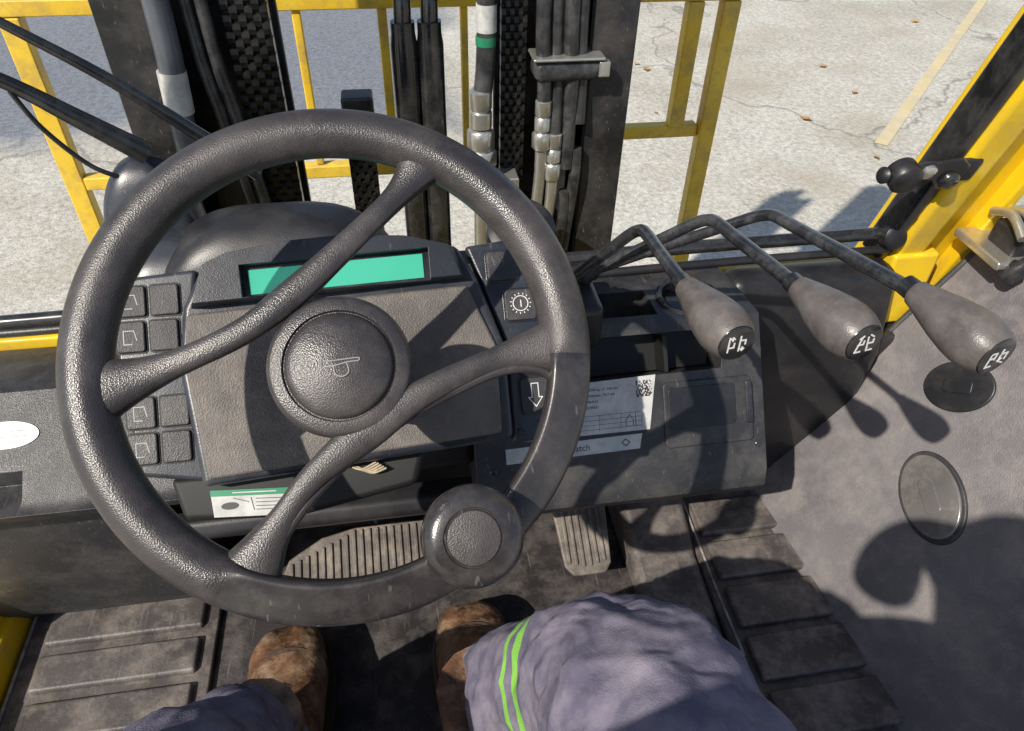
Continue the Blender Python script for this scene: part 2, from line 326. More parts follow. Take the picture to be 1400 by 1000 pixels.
tube('loose_cable',[(.105,.56,.60),(.135,.585,.60),(.150,.57,.565),(.150,.55,.535),(.14,.57,.50)],.0016,'steel',pod,segs=8)
for k in range(5):
    tube('frayed_cord_%d'%k,[P.p(-2+k,-90,-20),P.p(6+2*k,-92-k,-16),P.p(18+k*2,-87-1.5*k,-14)],.0009,'rope',pod,segs=6)
# ------------------------------------------------------------------ dashboard
dash=group('dashboard')
DF=Fr((0,.54,.32),(1,0,0),(0,.605,.796),(0,-.796,.605))
prR=[(.655,.472),(.54,.32),(.532,.295),(.548,.268),(.60,.25),(.77,.25),(.785,.455),(.70,.468)]
d=prism_x('right_fascia',prR,.06,.418,'dash',dash,bevel=.012)
c=plate('cut',DF,[(150,124),(366,128),(372,176),(150,176)],-70,30,'black');cut(d,c)
c=box('cut',(.235,.70,.46),(.12,.06,.08),'black',bevel=0);cut(d,c)
c=lathe('cut',[(.034,-.05),(.034,.05)],(.345,.70,.475),(0,0,1),'black');cut(d,c)
lathe('cup_ring',[(.034,-.02),(.034,.004),(.038,.006),(.041,.004),(.042,-.01)],(.345,.70,.468),(0,0,1),'gloss',dash)
plate('pocket_lining',DF,[(151,126),(364,130),(370,174),(152,174)],-66,-40,'vblack',dash)
plate('pocket_divider',DF,rr(300,150,5,44,1),-55,-8,'vblack',dash)
plate('compartment_lid',DF,rr(346,76,112,80,6),-2,3.5,'dash',dash,bevel=.002)
plate('compartment_lid_inset',DF,rr(338,84,84,50,5),3.2,4.8,'black',dash,bevel=.0012)
plate('compartment_latch',DF,rr(397,84,8,52,3),3.2,6.8,'gloss',dash,bevel=.0012)
plate('capacity_sticker',DF,[(120,122),(283,127),(272,62),(110,62)],-1,.5,'white',dash)
ln=[]
for k in range(4): ln.append((120,84-k*5.5,262,84.5-k*5.5))
for xx in (150,185,210,236,262): ln.append((xx,66,xx+1.6,84))
lines('capacity_sticker_print',DF,ln,.45,.5,'ink',dash,h=.1)
vs=[];fs=[]
for a in range(13):
    for b_ in range(13):
        if random.random()<.55:
            k=len(vs);X=258+a*1.5;Y=102+b_*1.5;vs+=[DF.p(X,Y,.62),DF.p(X+1.5,Y,.62),DF.p(X+1.5,Y+1.5,.62),DF.p(X,Y+1.5,.62)];fs.append((k,k+1,k+2,k+3))
mesh('sticker_code',vs,fs,'ink',dash,smooth=False)
for k,(tx,ty) in enumerate([(190,114),(188,107),(186,100),(184,93)]): text('sticker_text_%d'%k,['CAP. 2500 kg  LC 500 mm','MAX 3300 mm  TILT 6/8','TYRE 28x9-15','No 177B 04321'][k],DF,tx,ty,.62,4.2,'ink',dash)
lines('sticker_forklift_drawing',DF,[(243,68,252,68),(243,68,243,76),(243,76,248,82),(248,82,252,76),(252,68,252,76),(255,68,255,84),(255,68,260,68)],.7,.7,'ink',dash,h=.1)
plate('name_strip_sticker',DF,[(96,55),(262,58),(258,40),(96,37)],-1,.6,'white',dash)
text('name_strip_text','duramatch',DF,150,44,.75,11,'ink',dash)
lines('name_strip_mark',DF,[(236,49,241,53),(241,53,246,49),(246,49,241,45),(241,45,236,49)],1.2,.7,'ink',dash,h=.1)
screw('fascia_screw_0',DF,408,30,0,4,dash,'gloss');screw('fascia_screw_1',DF,80,30,0,4,dash,'gloss')
prM=[(.66,.47),(.58,.40),(.585,.33),(.61,.305),(.77,.30),(.785,.455)]
prism_x('centre_section',prM,-.25,.062,'black',dash,bevel=.012)
prX=[(.735,.462),(.705,.33),(.72,.05),(.79,.05),(.79,.455)]
prism_x('right_corner_section',prX,.421,.665,'black',dash,bevel=.02)
prism_x('right_corner_lower',[(.735,.34),(.72,.05),(.79,.05),(.79,.34)],.663,.80,'black',dash,bevel=.01)
dz=-.028
prL=[(.66,.472+dz),(.565,.40+dz),(.545,.37),(.56,.345),(.60,.335),(.765,.335),(.765,.45+dz)]
LS=prism_x('left_section',prL,-.66,-.252,'dash',dash,bevel=.014)
c=box('cut',(-.47,.56,.385),(.09,.06,.03),'black',bevel=0);cut(LS,c)
prLL=[(.625,.335),(.60,.31),(.598,.22),(.635,.06),(.665,.004),(.77,.004),(.77,.335)]
prism_x('left_lower_cover',prLL,-.605,-.315,'dash',dash,bevel=.035,seg=6)
prism_x('firewall',[(.755,.02),(.755,.30),(.78,.30),(.78,.02)],-.31,.43,'vblack',dash,bevel=0)
prism_x('lower_rail',[(.60,.26),(.588,.245),(.60,.225),(.63,.225),(.63,.26)],-.33,.10,'black',dash,bevel=.006)
LF=Fr((-.45,.6125,.436+dz),(1,0,0),(0,.797,.604),(0,-.604,.797))
plate('oval_sticker',LF,ell(8,12,34,15),-.5,1.2,'white',dash)
lines('oval_sticker_print',LF,[(-12,16,26,16),(-14,10,28,10),(-6,4,20,4)],1.2,1.3,'greyhose',dash,h=.1)
def hump(name,cx,cy,z0,w,dp,h,mat,e=.5,parent=dash,pw=3.2):
    rg=[];K=18
    for i in range(K+1):
        t=1-(1-i/K)**1.5;s=max(.02,(1-t**pw))**.5;z=z0+h*t
        rg.append([V((cx+w/2*s*math.copysign(abs(math.cos(a))**e,math.cos(a)),cy+dp/2*s*math.copysign(abs(math.sin(a))**e,math.sin(a))+t*.02,z)) for a in [2*math.pi*j/48 for j in range(48)]])
    return loft(name,rg,mat,parent,auto=False)
hump('column_cover',-.135,.70,.42,.27,.13,.195,'black',.42,pw=4.5)
hump('column_cover_side',-.245,.71,.42,.13,.12,.165,'brow',.45,pw=4.5)
hump('column_cover_front',-.10,.645,.42,.20,.07,.150,'black',.42,pw=5)
lathe('cover_bolt',[(.014,-.004),(.014,.004),(.009,.007),(.009,.003),(0,.003)],(-.150,.632,.596),(0,-.8,.6),'gloss',dash)
# ------------------------------------------------------------------ levers
box('lever_housing',(.165,.675,.49),(.10,.10,.06),'black',dash,bevel=.01)
def lever(base,a,b,end,foot,glyph):
    g=group('hydraulic_control_lever')
    base,a,b,end,foot=[V(q) for q in (base,a,b,end,foot)]
    d1=(a-base).normalized();d2=(b-a).normalized()
    pts=[foot,base+(foot-base)*.3,base,a-d1*.05,a-d1*.018,a-d1*.005+d2*.004,a+d2*.014,a+d2*.05,b,b+(end-b)*.3]
    tube('rod',pts,.0056,'rod',g,sm=5)
    ax=(end-b).normalized();L=(end-b).length
    s=L/.078;q=.88
    lathe('grip',[(.0085*q,-.004*s),(.0105*q,-.002*s),(.0118*q,.004*s),(.0145*q,.014*s),(.0185*q,.030*s),(.0212*q,.044*s),(.0220*q,.054*s),(.0212*q,.062*s),(.019*q,.069*s),(.0168*q,.0733*s),(.0163*q,.074*s)],b,ax,'knob',g,segs=36)
    lathe('collar',[(.0075,-.012),(.0078,-.003),(.0095,0)],b,ax,'gloss',g,segs=24)
    e=b+ax*.0738*s;ex=V((1,0,0));ex=(ex-ax*ex.dot(ax)).normalized();ey=ax.cross(ex)
    if ey.z<0: ey=-ey
    F=Fr(e,ex,ey,ax)
    lathe('badge',[(.0144,-.001),(.0142,.0006),(.0134,.0012),(0,.0016)],e,ax,'gloss',g)
    lines('badge_print',F,[tuple(.85*c_ for c_ in q_) for q_ in glyph],1.1,1.5,'white2',g,h=.3)
    lathe('boot',[(.018,0),(.016,.006),(.011,.012),(.014,.016),(.009,.022),(.011,.026),(.007,.034)],foot-(base-foot).normalized()*.004,(base-foot).normalized(),'black',g,segs=24)
    return g
def pict(x,up): 
    s=1 if up else -1
    return [(x,-7,x,7),(x,-3 if up else 3,x+5,-3 if up else 3),(x+5,-3 if up else 3,x+5,1 if up else -1),(x+3,4*s,x+3,7*s),(x+1.5,5.5*s,x+3,7*s),(x+4.5,5.5*s,x+3,7*s)]
g1=pict(-8,True)+pict(2,False)
g2=[(-8,-7,-5,6),(-8,-7,-3,-7),(-7,0,-2,0),(-2,0,-2,3),(-4,8,-7,6)]+[(3,-7,1,6),(3,-7,8,-7),(2,0,7,0),(7,0,7,3),(3,8,6,6)]
g3=[(-8,-6,-8,5),(-8,5,-3,5),(-3,5,-3,-1),(-8,0,-3,0),(-8,-8,-3,-8)]+[(2,-1,2,7),(2,3,8,3),(8,3,8,-3),(2,-4,8,-7),(4,-2,2,-4)]
lever((.173,.608,.580),(.212,.554,.664),(.211,.433,.680),(.221,.357,.684),(.158,.645,.52),g1)
lever((.210,.618,.584),(.274,.550,.672),(.281,.397,.698),(.294,.328,.700),(.170,.665,.52),g2)
lever((.267,.636,.586),(.337,.561,.666),(.344,.360,.714),(.359,.292,.711),(.196,.69,.52),g3)
# ------------------------------------------------------------------ side panel
sp=group('side_panel')
def sx(y,z): return .53-.1176*(y-.5)+.588*z
ny,nz=24,16
vs=[];fs=[]
for i in range(ny+1):
    for j in range(nz+1):
        y=-.5+1.252*i/ny;z=-.02+.50*j/nz
        vs.append((sx(y,z),y,z))
for i in range(ny):
    for j in range(nz): a=i*(nz+1)+j;fs.append((a,a+1,a+nz+2,a+nz+1))
mesh('panel_skin',vs,fs,'panel',sp,auto=False)
vs=[];fs=[]
for i in range(ny+1):
    y=-.5+1.252*i/ny
    vs+=[(sx(y,.48),y,.48),(sx(y,.48)+.02,y,.49),(sx(y,.48)+.09,y,.49),(sx(y,.48)+.09,y,.2)]
for i in range(ny):
    for j in range(3): a=i*4+j;fs.append((a,a+1,a+5,a+4))
mesh('panel_ledge',vs,fs,'panel',sp)
tube('panel_edge',[(sx(.752,z)+.002,.752,z) for z in (.0,.15,.30,.40,.48)],.005,'dash',sp,segs=10)
ax_a=V((-.1176,1,0)).normalized();nn=V((-.85,-.1,.5)).normalized();ax_b=nn.cross(ax_a)
if ax_b.z<0: ax_b=-ax_b
for nm,c,a,b_,rot_,mt in (('cup_recess',(.722,.618,.344),52,40,-35,'black'),('oval_cover',(.666,.524,.238),64,43,25,'cover')):
    F=Fr(c,ax_a,ax_b,nn)
    plate(nm+'_ring',F,ell(0,0,a,b_,rot_),-12,3,'dash',sp,bevel=.003)
    plate(nm+'_face',F,ell(0,0,a*.90,b_*.88,rot_),2,7,mt,sp,bevel=.005,seg=4)
    plate(nm+'_grip',F,rr(0,0,a*.75,b_*.5,6,rot=rot_),5,8.5,mt,sp,bevel=.002)
# ------------------------------------------------------------------ floor, mats, pedals
fl=group('cab_floor')
box('floor_plate',(0,.2,-.015),(1.16,1.2,.03),'floor',fl,bevel=.004)
box('floor_underside',(0,.2,-.20),(1.14,1.1,.33),'vblack',fl,bevel=.004)
lm=group('floor_mat')
box('mat_base',(-.445,.42,.006),(.26,.50,.010),'mat',lm,bevel=.003)
for k in range(6):
    box('tread_%d'%k,(-.442,.635-k*.068,.014),(.215,.052,.014),'mat',lm,bevel=.005,seg=3)
box('worn_edge',(-.5765,.42,.010),(.004,.49,.006),'worn',lm,bevel=.001)
rm=group('floor_mat')
prism_x('raised_base',[(.18,0),(.18,.035),(.70,.045),(.76,.07),(.76,0)],.405,.60,'mat',rm,bevel=.012)
for k in range(5):
    box('tread_%d'%k,(.505,.665-k*.078,.05-.001*k),(.165,.064,.012),'mat',rm,bevel=.004,seg=3)
tube('worn_edge',[(.413,.715,.053),(.414,.62,.045),(.413,.53,.043),(.414,.44,.042)],.0018,'worn',rm,segs=6)
prism_x('centre_ridge',[(.40,0),(.44,.03),(.60,.05),(.72,.10),(.75,.14),(.75,0)],.30,.403,'mat',rm,bevel=.022,seg=4)
def pedal(name,poly,fr,mat,xs):
    g=group(name)
    plate('pad',fr,poly,-8,0,mat,g,bevel=.003)
    for k,(x,a,b_) in enumerate(xs): plate('rib_%d'%k,fr,rr(x,(a+b_)/2,5,b_-a,2),0,3.5,mat,g,bevel=.0012)
    return g
PA=tilt((.225,.635,.10),R(28))
g=pedal('accelerator_pedal',[(-42,55),(-36,62),(36,62),(42,55),(36,-50),(26,-64),(-22,-64),(-34,-50)],PA,'pedal',[(x,-54+abs(x)*.3,54) for x in (-27,-16.5,-6,4.5,15,25.5)])
tube('pedal_arm',[PA.p(0,20,-6),PA.p(0,50,-30),(.225,.76,.16)],.008,'mast',g)
PB=tilt((-.105,.635,.10),R(25))
g=pedal('brake_pedal',[(-108,-20),(-96,8),(-50,34),(0,44),(60,46),(104,44),(110,30),(108,-30),(60,-40),(-90,-40)],PB,'pedal',[(x,-34,(40 if x>-5 else 40+x*.42)) for x in range(-92,105,11)])
tube('pedal_arm',[PB.p(30,0,-6),PB.p(30,20,-30),(-.07,.76,.2)],.011,'mast',g)
# ------------------------------------------------------------------ operator
op=group('operator')
def skin(name,verts,edges,rad,mat,root=0,sub=3,disp=.0):
    me=bpy.data.meshes.new(name);me.from_pydata(verts,edges,[]);o=bpy.data.objects.new(name,me);col.objects.link(o)
    s=o.modifiers.new('skin','SKIN');s.use_smooth_shade=True;s.branch_smoothing=.6
    for i,r in enumerate(rad):
        sv=me.skin_vertices[0].data[i];sv.radius=(r,r) if not isinstance(r,tuple) else r;sv.use_root=(i==root)
    ss=o.modifiers.new('sub','SUBSURF');ss.levels=sub;ss.render_levels=sub
    if disp:
        for nm,sc,st_ in (('folds',.06,disp),('creases',.022,disp*.38)):
            t=bpy.data.textures.new(name+nm,'CLOUDS');t.noise_scale=sc;t.noise_depth=1
            dm=o.modifiers.new(nm,'DISPLACE');dm.texture=t;dm.strength=st_;dm.mid_level=.5;dm.texture_coords='GLOBAL'
    me.materials.append(M[mat]);o.parent=op;return o
tv=[(-.02,-.16,.46),(.09,-.12,.44),(.135,.04,.42),(.158,.17,.42),tuple(KNEE),(.130,.300,.32),(.092,.338,.235),(.052,.375,.15),
    (-.12,-.12,.44),(-.17,.02,.42),(-.195,.14,.42),(-.218,.218,.395),(-.214,.280,.300),(-.204,.330,.22),(-.198,.365,.15)]
te=[(0,1),(1,2),(2,3),(3,4),(4,5),(5,6),(6,7),(0,8),(8,9),(9,10),(10,11),(11,12),(12,13),(13,14)]
tr=[.16,.115,.112,.106,.094,.088,.084,.076,.11,.102,.098,.086,.074,.070,.068]
skin('trousers',tv,te,tr,'trousers',sub=4,disp=.026)
skin('shirt',[(-.02,-.17,.48),(-.03,-.21,.70),(-.03,-.21,.84),(-.01,-.20,.94),(.17,-.23,.86),(.28,-.14,.70),(.16,-.12,.84),(.06,-.14,.93),(-.21,-.23,.86),(-.30,-.14,.70),(-.18,-.13,.84),(-.08,-.14,.93)],
     [(0,1),(1,2),(2,3),(2,4),(4,5),(5,6),(6,7),(2,8),(8,9),(9,10),(10,11)],[.19,.20,.19,.12,.10,.08,.085,.085,.10,.08,.085,.085],'shirt',sub=2)
skin('head',[(-.02,-.24,.94),(-.02,-.24,1.04),(-.02,-.22,1.12),(-.02,-.22,1.2)],[(0,1),(1,2),(2,3)],[.06,.07,.10,.09],'skin',sub=2)
skin('hands',[(-.08,-.12,.95),(-.045,-.08,.985),(-.02,-.06,1.0),(.02,-.06,1.0),(.045,-.08,.985),(.07,-.12,.95)],[(0,1),(1,2),(2,3),(3,4),(4,5)],[.05,.045,.035,.035,.045,.05],'skin',sub=2)
def boot(nm,heel,toe):
    heel=V((*heel,0));toe=V((*toe,0));d=(toe-heel);L=d.length;d/=L;s=V((d.y,-d.x,0));up=V((0,0,1))
    T=[0,.05,.15,.3,.45,.6,.72,.82,.90,.96,1.0]
    HW=[.018,.030,.037,.038,.041,.048,.051,.050,.045,.034,.014]
    TP=[.07,.10,.125,.13,.12,.105,.095,.088,.080,.066,.045]
    rg=[]
    for t,w,tp in zip(T,HW,TP):
        c=heel+d*L*t;zb=.018;zc=(zb+tp)/2;hh=(tp-zb)/2
        rg.append([c+s*(w*math.copysign(abs(math.cos(a))**.75,math.cos(a)))+up*(zc+hh*math.copysign(abs(math.sin(a))**.8,math.sin(a))) for a in [2*math.pi*j/28 for j in range(28)]])
    o=loft(nm+'_upper',rg,'boot',op,auto=False);m=o.modifiers.new('s','SUBSURF');m.levels=2;m.render_levels=2
    t_=bpy.data.textures.new(nm+'creases','CLOUDS');t_.noise_scale=.03;dm=o.modifiers.new('creases','DISPLACE');dm.texture=t_;dm.strength=.006;dm.texture_coords='GLOBAL'
    out=[heel+d*L*t+s*(w+.006) for t,w in zip(T,HW)]+[heel+d*L*t-s*(w+.006) for t,w in reversed(list(zip(T,HW)))]
    out[0]-=d*.005;out[-1]-=d*.005
    n=len(out);vs=[q+up*.002 for q in out]+[q+up*.026 for q in out]
    mesh(nm+'_sole',vs,[list(range(n)),list(range(n,2*n))]+[[i,(i+1)%n,n+(i+1)%n,n+i] for i in range(n)],'sole',op,bevel=.004)
    a=heel+d*L*.25
    tube(nm+'_shaft',[a+up*.07,a+up*.16,a+up*.25],[.045,.047,.05],'boot',op)
    for off in (.80,.785):
        c=heel+d*L*off
        tube(nm+'_toe_seam',[c+s*(.0525*math.cos(R(q)))+up*(.052+.0400*math.sin(R(q)))+d*(-.012*math.cos(R(q))**2) for q in range(0,181,20)],.0011,'sole',op,segs=6,sm=3)
    for k in range(4):
        c=heel+d*L*(.42+.06*k);z=.127-.0085*k
        tube(nm+'_lace_%d'%k,[c-s*.02+up*(z-.004),c+up*(z+.003)+d*.006,c+s*.02+up*(z-.004)],.002,'sole',op,segs=6,sm=3)
boot('left_boot',(-.188,.27),(-.204,.575))
boot('right_boot',(.040,.275),(.046,.575))
st=group('operator_seat')
box('cushion',(-.02,-.17,.29),(.50,.48,.12),'seat',st,bevel=.04,seg=4)
box('backrest',(-.02,-.44,.62),(.46,.10,.56),'seat',st,bevel=.04,seg=4,rot=Matrix.Rotation(R(8),3,'X'))
box('seat_base',(-.02,-.18,.11),(.42,.44,.22),'black',st,bevel=.01)
# ------------------------------------------------------------------ cab frame
cf=group('cab_frame')
def wy(z): return .80-.31*(z-.45)
def pillar(nm,xa,xb,y0,y1,mat,z0=.34,z1=1.9,bev=.01):
    vs=[]
    for z in (z0,z1):
        for x,y in ((xa,y0),(xb,y0),(xb,y1),(xa,y1)): vs.append((x,wy(z)+y,z))
    return mesh(nm,vs,[(0,1,2,3),(4,5,6,7),(0,1,5,4),(1,2,6,5),(2,3,7,6),(3,0,4,7)],mat,cf,bevel=bev,seg=3)
pillar('right_pillar',.668,.715,-.03,.05,'yellow')
pillar('right_pillar_flange',.713,.775,-.012,.05,'yellow')
pillar('right_pillar_lip',.765,.785,-.035,.04,'yellow',bev=.005)
pillar('right_gasket',.648,.671,-.022,.02,'gloss',bev=.006,z0=.45)
pillar('left_pillar',-.775,-.668,-.03,.05,'yellow')
pillar('left_gasket',-.671,-.648,-.022,.02,'gloss',bev=.006,z0=.45)
box('pillar_foot',(.70,.775,.405),(.07,.03,.12),'yellow',cf,bevel=.006)
box('lower_rail',(.2,.80,.432),(.96,.03,.026),'yellow',cf,bevel=.004)
box('lower_rail_left',(-.49,.782,.417),(.42,.03,.034),'yellow',cf,bevel=.004)
box('lower_rail_skirt',(0,.82,.20),(1.36,.02,.42),'yellow',cf,bevel=.004)
tube('windscreen_rubber',[(-.66,.785,.446),(-.3,.786,.452),(.0,.788,.468),(.3,.786,.485),(.66,.782,.490)],.009,'gloss',cf,sm=6)
tube('windscreen_rubber_lower',[(-.66,.778,.437),(-.3,.778,.440),(.3,.778,.462),(.66,.775,.468)],.006,'black',cf,sm=6)
lathe('rubber_end',[(.012,-.01),(.017,-.006),(.017,.008),(.012,.012)],(.655,.77,.492),(0,-1,.3),'black',cf)
box('left_sill',(-.635,.48,.0),(.10,.80,.11),'yellow',cf,bevel=.008)
box('left_sill_riser',(-.645,.72,.09),(.10,.26,.20),'yellow',cf,bevel=.02,seg=4)
box('left_sill_cover',(-.655,.27,.058),(.13,.44,.012),'black',cf,bevel=.004)
box('sill_label',(-.615,.46,.0665),(.035,.07,.002),'white',cf,bevel=0)
lathe('sill_bolt',[(.013,0),(.013,.003),(.008,.004),(.008,.009),(0,.009)],(-.608,.565,.055),(0,0,1),'steel',cf,segs=24)
box('right_sill',(.70,.1,-.1),(.2,1.3,.12),'yellow',cf,bevel=.008)
tube('right_seam_strip',[(.558,.10,.006),(.552,.30,.006),(.540,.40,.006)],.003,'yellow',cf,segs=8)
la=group('window_latch')
F=Fr((.606,.712,.616),(1,0,0),(0,-.3,.95),(0,-.95,-.3))
plate('bracket',F,[(-30,-9),(-30,9),(10,15),(45,20),(62,8),(60,-20),(50,-30),(34,-26),(22,-12)],-3,2,'gloss',la,bevel=.002)
plate('bracket_mount',F,rr(62,-6,40,34,5),-10,-4,'black',la,bevel=.002)
lathe('roller',[(.012,-.012),(.018,-.010),(.019,-.002),(.019,.010),(.015,.014),(0,.015)],F.p(-24,2,4),F.n,'black',la)
lathe('roller_tip',[(.008,0),(.010,.012),(.006,.016),(0,.016)],F.p(-38,0,2),(-1,-.2,.2),'black',la,segs=20)
lathe('bolt',[(.012,0),(.012,.004),(.009,.007),(0,.008)],F.p(44,-12,2),F.n,'gloss',la,segs=20)
lathe('bolt_upper',[(.009,0),(.009,.004),(.006,.006),(0,.007)],F.p(8,4,2),F.n,'steel',la,segs=20)
hw=group('door_latch')
HO=V((-.034,-.03,.045))
box('latch_plate',V((.80,.745,.455))+HO,(.06,.09,.012),'steel',hw,bevel=.003)
box('latch_body',V((.815,.735,.475))+HO,(.045,.05,.035),'mast',hw,bevel=.006)
for k in range(3): tube('latch_coil_%d'%k,[V(q)+HO for q in ((.785+.02*k,.70,.495),(.79+.02*k,.735,.508),(.795+.02*k,.77,.495))],.006,'steel',hw,segs=10)
lathe('latch_pin',[(.012,0),(.012,.02),(.008,.024),(.008,.05)],V((.79,.70,.44))+HO,(.3,-.4,1),'mast',hw,segs=20)
# ------------------------------------------------------------------ wiper
wp=group('windscreen_wiper')
tube('main_arm',[(-.40,.698,.870),(-.323,.720,.804),(-.257,.738,.746),(-.192,.759,.677),(-.15,.77,.63)],[.0035,.0045,.006,.0075,.008],'gloss',wp,segs=10)
tube('secondary_arm',[(-.42,.715,.80),(-.350,.737,.750),(-.30,.750,.705),(-.255,.764,.662)],[.006,.007,.0095,.012],'gloss',wp,segs=10)
tube('washer_hose',[(-.345,.735,.74),(-.335,.745,.70),(-.31,.757,.655),(-.285,.77,.632)],.0025,'hose',wp,segs=8)
hump('motor_cover',-.272,.765,.46,.11,.08,.19,'brow',.6,parent=wp,pw=4)
# ------------------------------------------------------------------ mast
ms=group('forklift_mast')
def channel(nm,x0,x1,y0,y1,flip):
    t=.014
    if flip: poly=[(x0,y0),(x1,y0),(x1,y1),(x0,y1),(x0,y1-t),(x1-t,y1-t),(x1-t,y0+t),(x0,y0+t)]
    else: poly=[(x1,y0),(x0,y0),(x0,y1),(x1,y1),(x1,y1-t),(x0+t,y1-t),(x0+t,y0+t),(x1,y0+t)]
    n=8;vs=[(x,y,-.55) for x,y in poly]+[(x,y,2.0) for x,y in poly]
    mesh(nm,vs,[list(range(n)),list(range(n,2*n))]+[[i,(i+1)%n,n+(i+1)%n,n+i] for i in range(n)],'mast',ms,bevel=.003)
channel('outer_upright_left',-.358,-.293,1.04,1.17,False)
channel('outer_upright_right',.285,.350,1.04,1.17,True)
channel('inner_upright_left',-.288,-.155,1.11,1.21,False)
channel('inner_upright_right',.168,.280,1.11,1.21,True)
for z in (.25,1.5): box('mast_crossmember',(0,1.10,z),(.60,.05,.09),'mast',ms,bevel=.006)
tube('tilt_tube',[(-.275,1.03,1.2),(-.276,1.03,.74),(-.285,1.03,.58),(-.29,1.04,.50)],.0165,'greyhose',ms,segs=20)
lathe('tube_label',[(.0185,0),(.0185,.055)],(-.2835,1.03,.600),(.06,0,1),'white',ms,segs=24)
for k,x in enumerate((-.247,-.228)):
    tube('left_hose_%d'%k,[(x,1.05,1.3),(x,1.05,.74),(x+.012,1.05,.58),(x+.03,1.05,.40),(x+.04,1.06,.2)],.0085,'hose',ms,segs=12)
def chain(nm,x0,x1,y,z0,z1):
    vs=[];fs=[];p=.0105;n=int((z1-z0)/p);K=6
    for i in range(n):
        z=z0+i*p
        for k in range(K):
            if (k+i)%2: continue
            x=x0+(x1-x0)*k/K;w=(x1-x0)/K*1.05
            b=len(vs)
            for xx in (x,x+w):
                for a in range(10):
                    t=2*math.pi*a/10;vs.append((xx,y+.0075*math.cos(t),z+(.0100 if math.sin(t)>0 else -.0100)*abs(math.sin(t))**.6))
            fs.append(list(range(b,b+10)));fs.append(list(range(b+10,b+20)));fs+=[(b+a,b+(a+1)%10,b+10+(a+1)%10,b+10+a) for a in range(10)]
    mesh(nm,vs,fs,'chain',ms,smooth=False)
    box(nm+'_core',((x0+x1)/2,y+.002,(z0+z1)/2),((x1-x0)*.94,.007,z1-z0),'chain',ms,bevel=0)
chain('lift_chain_left',-.208,-.150,1.07,.2,1.4)
chain('lift_chain_right',.160,.196,1.07,.2,1.4)
for k,x in enumerate((.024,.060)):
    lathe('lift_cylinder_%d'%k,[(.0185,0),(.0185,.33),(.0165,.345),(.0165,.36)],(x,1.06,.34),(0,0,1),'gloss',ms)
    tube('cylinder_hose_%d'%k,[(x,1.06,.68),(x+.002,1.07,.74),(x+.004,1.12,.82),(x,1.16,1.1)],.012,'gloss',ms)
box('cylinder_bracket',(.042,1.075,.50),(.085,.02,.04),'mast',ms,bevel=.004)
box('valve_block',(-.048,1.06,.575),(.045,.04,.06),'mast',ms,bevel=.004)
tube('valve_hose',[(-.048,1.06,.55),(-.045,1.06,.46),(-.04,1.05,.36),(-.03,1.05,.25)],.013,'chain',ms)
chain('small_chain',-.07,-.03,1.05,.30,.55)
def fitting(nm,x,y,z,r,sc=1):
    lathe(nm+'_ferrule',[(r*.8,0),(r*1.15,.002),(r*1.15,.02*sc),(r*.95,.022*sc),(r*1.15,.025*sc),(r*1.15,.045*sc),(r*.9,.047*sc)],(x,y,z),(0,0,1),'steel',ms,segs=20)
    lathe(nm+'_nut',[(r*1.3,-.028*sc),(r*1.45,-.026*sc),(r*1.45,-.004*sc),(r*1.2,-.001*sc)],(x,y,z),(0,0,1),'steel',ms,segs=6)
    lathe(nm+'_adapter',[(r*.7,-.07*sc),(r*.9,-.06*sc),(r*.9,-.03*sc)],(x,y,z),(0,0,1),'steel',ms,segs=14)
tube('centre_hose',[(.138,1.04,1.3),(.137,1.04,.74),(.130,1.04,.60),(.126,1.04,.56)],.0135,'hose',ms)
lathe('hose_green_ring',[(.0142,0),(.0142,.012)],(.135,1.04,.672),(0,0,1),'green',ms,segs=24)
lathe('hose_label',[(.0141,0),(.0141,.035)],(.136,1.04,.690),(0,0,1),'white',ms,segs=24)
fitting('centre_fitting',.127,1.04,.555,.0145,1.2)
lathe('centre_nut_large',[(.022,0),(.024,.003),(.024,.025),(.020,.028)],(.127,1.04,.495),(0,0,1),'steel',ms,segs=6)
lathe('centre_pipe',[(.012,0),(.012,.2)],(.127,1.04,.30),(0,0,1),'steel',ms,segs=16)
box('manifold',(.15,1.045,.46),(.07,.04,.035),'steel',ms,bevel=.003)
for k,(x,ze) in enumerate(((.218,.55),(.237,.50),(.258,.45),(.272,.52))):
    tube('bundle_hose_%d'%k,[(x-.008,1.03+.006*(k%2),1.3),(x-.006,1.03+.006*(k%2),.74),(x,1.03+.006*(k%2),.62),(x,1.03,ze+.04)],.0105,'hose',ms)
    if k<2: fitting('bundle_fitting_%d'%k,x,1.03,ze,.0105)
    tube('bundle_pipe_%d'%k,[(x,1.03,ze),(x,1.03,ze-.06),(x-.01,1.04,.3)],.009,'steel' if k<2 else 'hose',ms)
box('hose_clamp',(.249,1.036,.640),(.098,.046,.030),'hose',ms,bevel=.012,seg=4)
box('hose_clamp_band',(.249,1.036,.657),(.102,.050,.005),'steel',ms,bevel=.002)
box('clamp_bolt',(.300,1.02,.642),(.016,.014,.022),'steel',ms,bevel=.002)
lathe('tilt_pivot',[(.05,0),(.05,.03),(.04,.036),(0,.036)],(.17,.93,.43),(0,-.5,.8),'mast',ms)
box('carriage_bar',(0,1.28,.12),(.9,.04,.12),'mast',ms,bevel=.005)
box('carriage_bar_lower',(0,1.28,-.35),(.9,.04,.12),'mast',ms,bevel=.005)
for x in (-.3,.3):
    box('fork_shank',(x,1.33,-.15),(.1,.04,.75),'mast',ms,bevel=.005);box('fork_blade',(x,1.85,-.51),(.1,1.05,.035),'mast',ms,bevel=.005)
